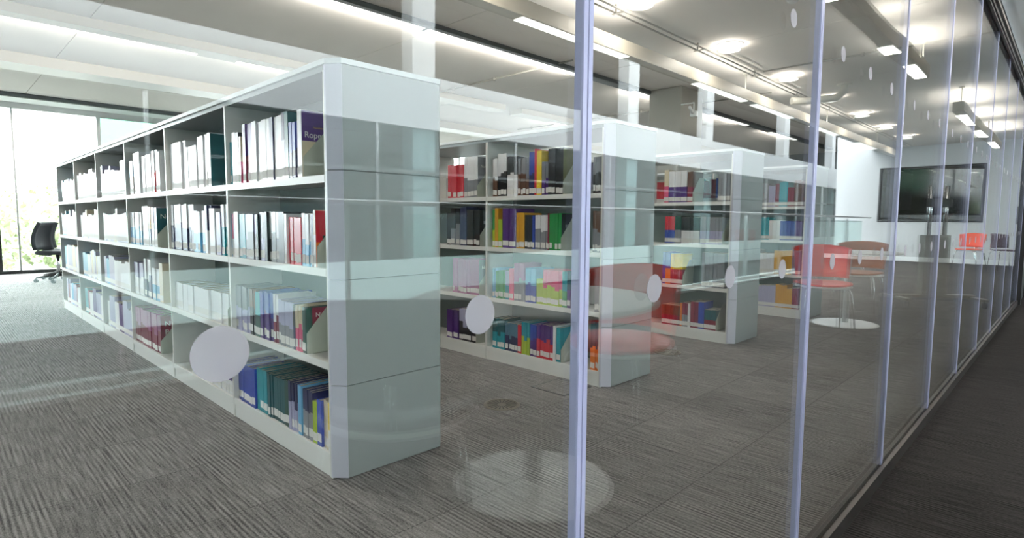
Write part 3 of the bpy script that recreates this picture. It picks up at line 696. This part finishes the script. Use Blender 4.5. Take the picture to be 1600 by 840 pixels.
t = thing('television', 'wide black flat screen television mounted on the corridor trolley', 'television', (8.62+.06, -.26, 1.10), math.radians(50))
q = MB(); q.box(-.5, .024, 0, .5, .065, .57, M_blackp, .008); q.build('casing', t)
q = MB(); q.box(-.485, .065, .02, .485, .067, .555, M_screen); q.build('screen', t)

# ------------------------------------------------------------ balustrade of the atrium
t = thing('glass_balustrade', 'glass balustrade with steel handrail along the atrium edge, mirrored in the partition', 'balustrade', (0, YB-.10, 0), 0)
q = MB(); q.tube([(XW+.1, 0, 1.145), (XE-.1, 0, 1.145)], .021, M_steel, 10); q.build('handrail', t)
for k in range(17):
    x = XW+.3+k*1.5
    if x > XE-1: break
    q = MB(); q.box(x-.008, -.03, .076, x+.008, .03, 1.1, M_steel); q.tube([(x, 0, 1.1), (x, 0, 1.13)], .008, M_steel); q.build('post', t)
    q = MB(); q.box(x+.02, -.006, .08, x+1.48, .006, 1.06, G_bal); q.build('glass_pane', t)

# ------------------------------------------------------------ opposite side of the atrium
m = MB(); m.box(XW, YF-4, -4.1, 46, YB-.16, -4.0, M_low); struct(m.build('floor_atrium'))
m = MB()
m.box(XW, YF-.15, -.47, 46, YF, .28, M_fac)                 # parapet
m.box(XW, YF-.5, -4, 46, YF-.15, -.56, M_low)
m.box(XW, YF-.15, 2.74, 46, YF, 3.72, M_fac)                # white fascia
m.box(XW, YF-.15, 6.6, 46, YF, 7.4, M_fac)
struct(m.build('wall_atrium'))
m = MB(); m.box(XW, YF-4, -.56, 46, YF-.15, -.4, M_office); m.box(XW, YF-4, 3.2, 46, YF-.15, 3.5, M_slab); m.box(XW, YF-4, 6.9, 46, YF-.15, 7.2, M_slab); struct(m.build('ceiling_opposite'))
m = MB(); m.box(XW, YF-4.2, -4, 46, YF-4, 7.2, mat('opposite_wall', (52, 54, 54), .8, noise=.5, nscale=.8)); struct(m.build('wall_opposite'))
m = MB(); m.box(45.8, YF-4.2, -4, 46, YB-1, 8, M_low); struct(m.build('wall_atrium_east'))
m = MB(); m.box(XT, YB-1.04, -4, 45.8, YB-.94, 8, M_walldim); struct(m.build('wall_atrium_blocker'))  # unseen wall added to block bright sky from the facade panes
for k, x in enumerate((-.6, 6.92, 14.2, 19.0, 26.0, 32.8)):
    m = MB(); m.box(x-.27, YF-.5, -4, x+.27, YF-.16, 6.9, M_fac); struct(m.build('column_%d' % (k+2)))
for k in range(14):
    x = -5+k*3.6
    w = MB()
    w.box(x-.03, YF-.14, .28, x+.03, YF-.06, 2.85, M_steel); w.box(x+.03, YF-.13, 1.9, x+3.57, YF-.07, 1.95, M_lumdark)
    w = struct(w.build('window_%d' % (k+50)))
    q = MB(); q.box(x+.03, YF-.105, .28, x+3.57, YF-.095, 2.85, glass('g%d' % k, (.80, .88, .88)) if k == 0 else bpy.data.materials['g0']); q.build('pane', w)

# ------------------------------------------------------------ outside the windows
def tree(x, y, z, r, label, seed):
    rnd = random.Random(seed); t = thing('tree', label, 'tree', (x, y, z), 0)
    q = MB(); q.tube([(0, 0, 0), (.1, .05, r*.8), (0, .1, r*1.5)], [.22, .17, .08], M_bark, 8)
    for k in range(5):
        a = k*1.26; q.tube([(.05, .05, r*.8), (math.cos(a)*r*.5, math.sin(a)*r*.5, r*1.4)], [.09, .03], M_bark, 6)
    q.build('trunk', t)
    q = MB(); i = q.mi(M_leaf); b = q.bm
    for _ in range(2600):
        while True:
            p = Vector((rnd.uniform(-1, 1), rnd.uniform(-1, 1), rnd.uniform(-1, 1)))
            if .35 < p.length < 1: break
        p = Vector((p.x*r, p.y*r, r*1.55+p.z*r*.8)); s = rnd.uniform(.12, .24)
        u = Vector((rnd.gauss(0, 1), rnd.gauss(0, 1), rnd.gauss(0, 1))).normalized(); v = u.orthogonal().normalized()
        f = b.faces.new([b.verts.new(p+u*s), b.verts.new(p+v*s*.6), b.verts.new(p-u*s), b.verts.new(p-v*s*.6)]); f.material_index = i
    q.build('crown', t, fix=False)
tree(1.2, 33, -4, 2.9, 'round pale green tree seen through the left window', 1)
tree(5.4, 38, -4, 3.0, 'leafy tree beyond the window, right of the palest one', 2)
tree(-3.5, 37, -4, 2.8, 'leafy tree at the far left beyond the window', 3)
m = MB(); m.box(-90, YW+1, -4.3, 120, 160, -4.0, M_grass); struct(m.build('ground_outside'))
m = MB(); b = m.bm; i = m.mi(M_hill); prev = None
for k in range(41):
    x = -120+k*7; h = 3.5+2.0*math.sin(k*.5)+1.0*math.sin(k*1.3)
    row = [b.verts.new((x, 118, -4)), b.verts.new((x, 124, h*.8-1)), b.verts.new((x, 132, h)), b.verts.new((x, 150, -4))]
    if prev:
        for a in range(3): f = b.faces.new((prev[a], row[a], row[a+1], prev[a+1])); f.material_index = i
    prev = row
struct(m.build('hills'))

# ------------------------------------------------------------ light
wd = bpy.data.worlds.new('sky'); sc.world = wd; wd.use_nodes = True
bg = wd.node_tree.nodes['Background']; bg.inputs[0].default_value = (.94, .975, 1, 1); bg.inputs[1].default_value = 15
sc.view_settings.view_transform = 'Standard'; sc.view_settings.look = 'None'; sc.view_settings.gamma = 1; sc.view_settings.use_curve_mapping = False
sc.view_settings.exposure = .4
cy = sc.cycles
cy.max_bounces = 10; cy.diffuse_bounces = 4; cy.glossy_bounces = 6; cy.transparent_max_bounces = 32; cy.transmission_bounces = 4
cy.caustics_reflective = False; cy.caustics_refractive = False; cy.sample_clamp_indirect = 6
cy.use_denoising = True
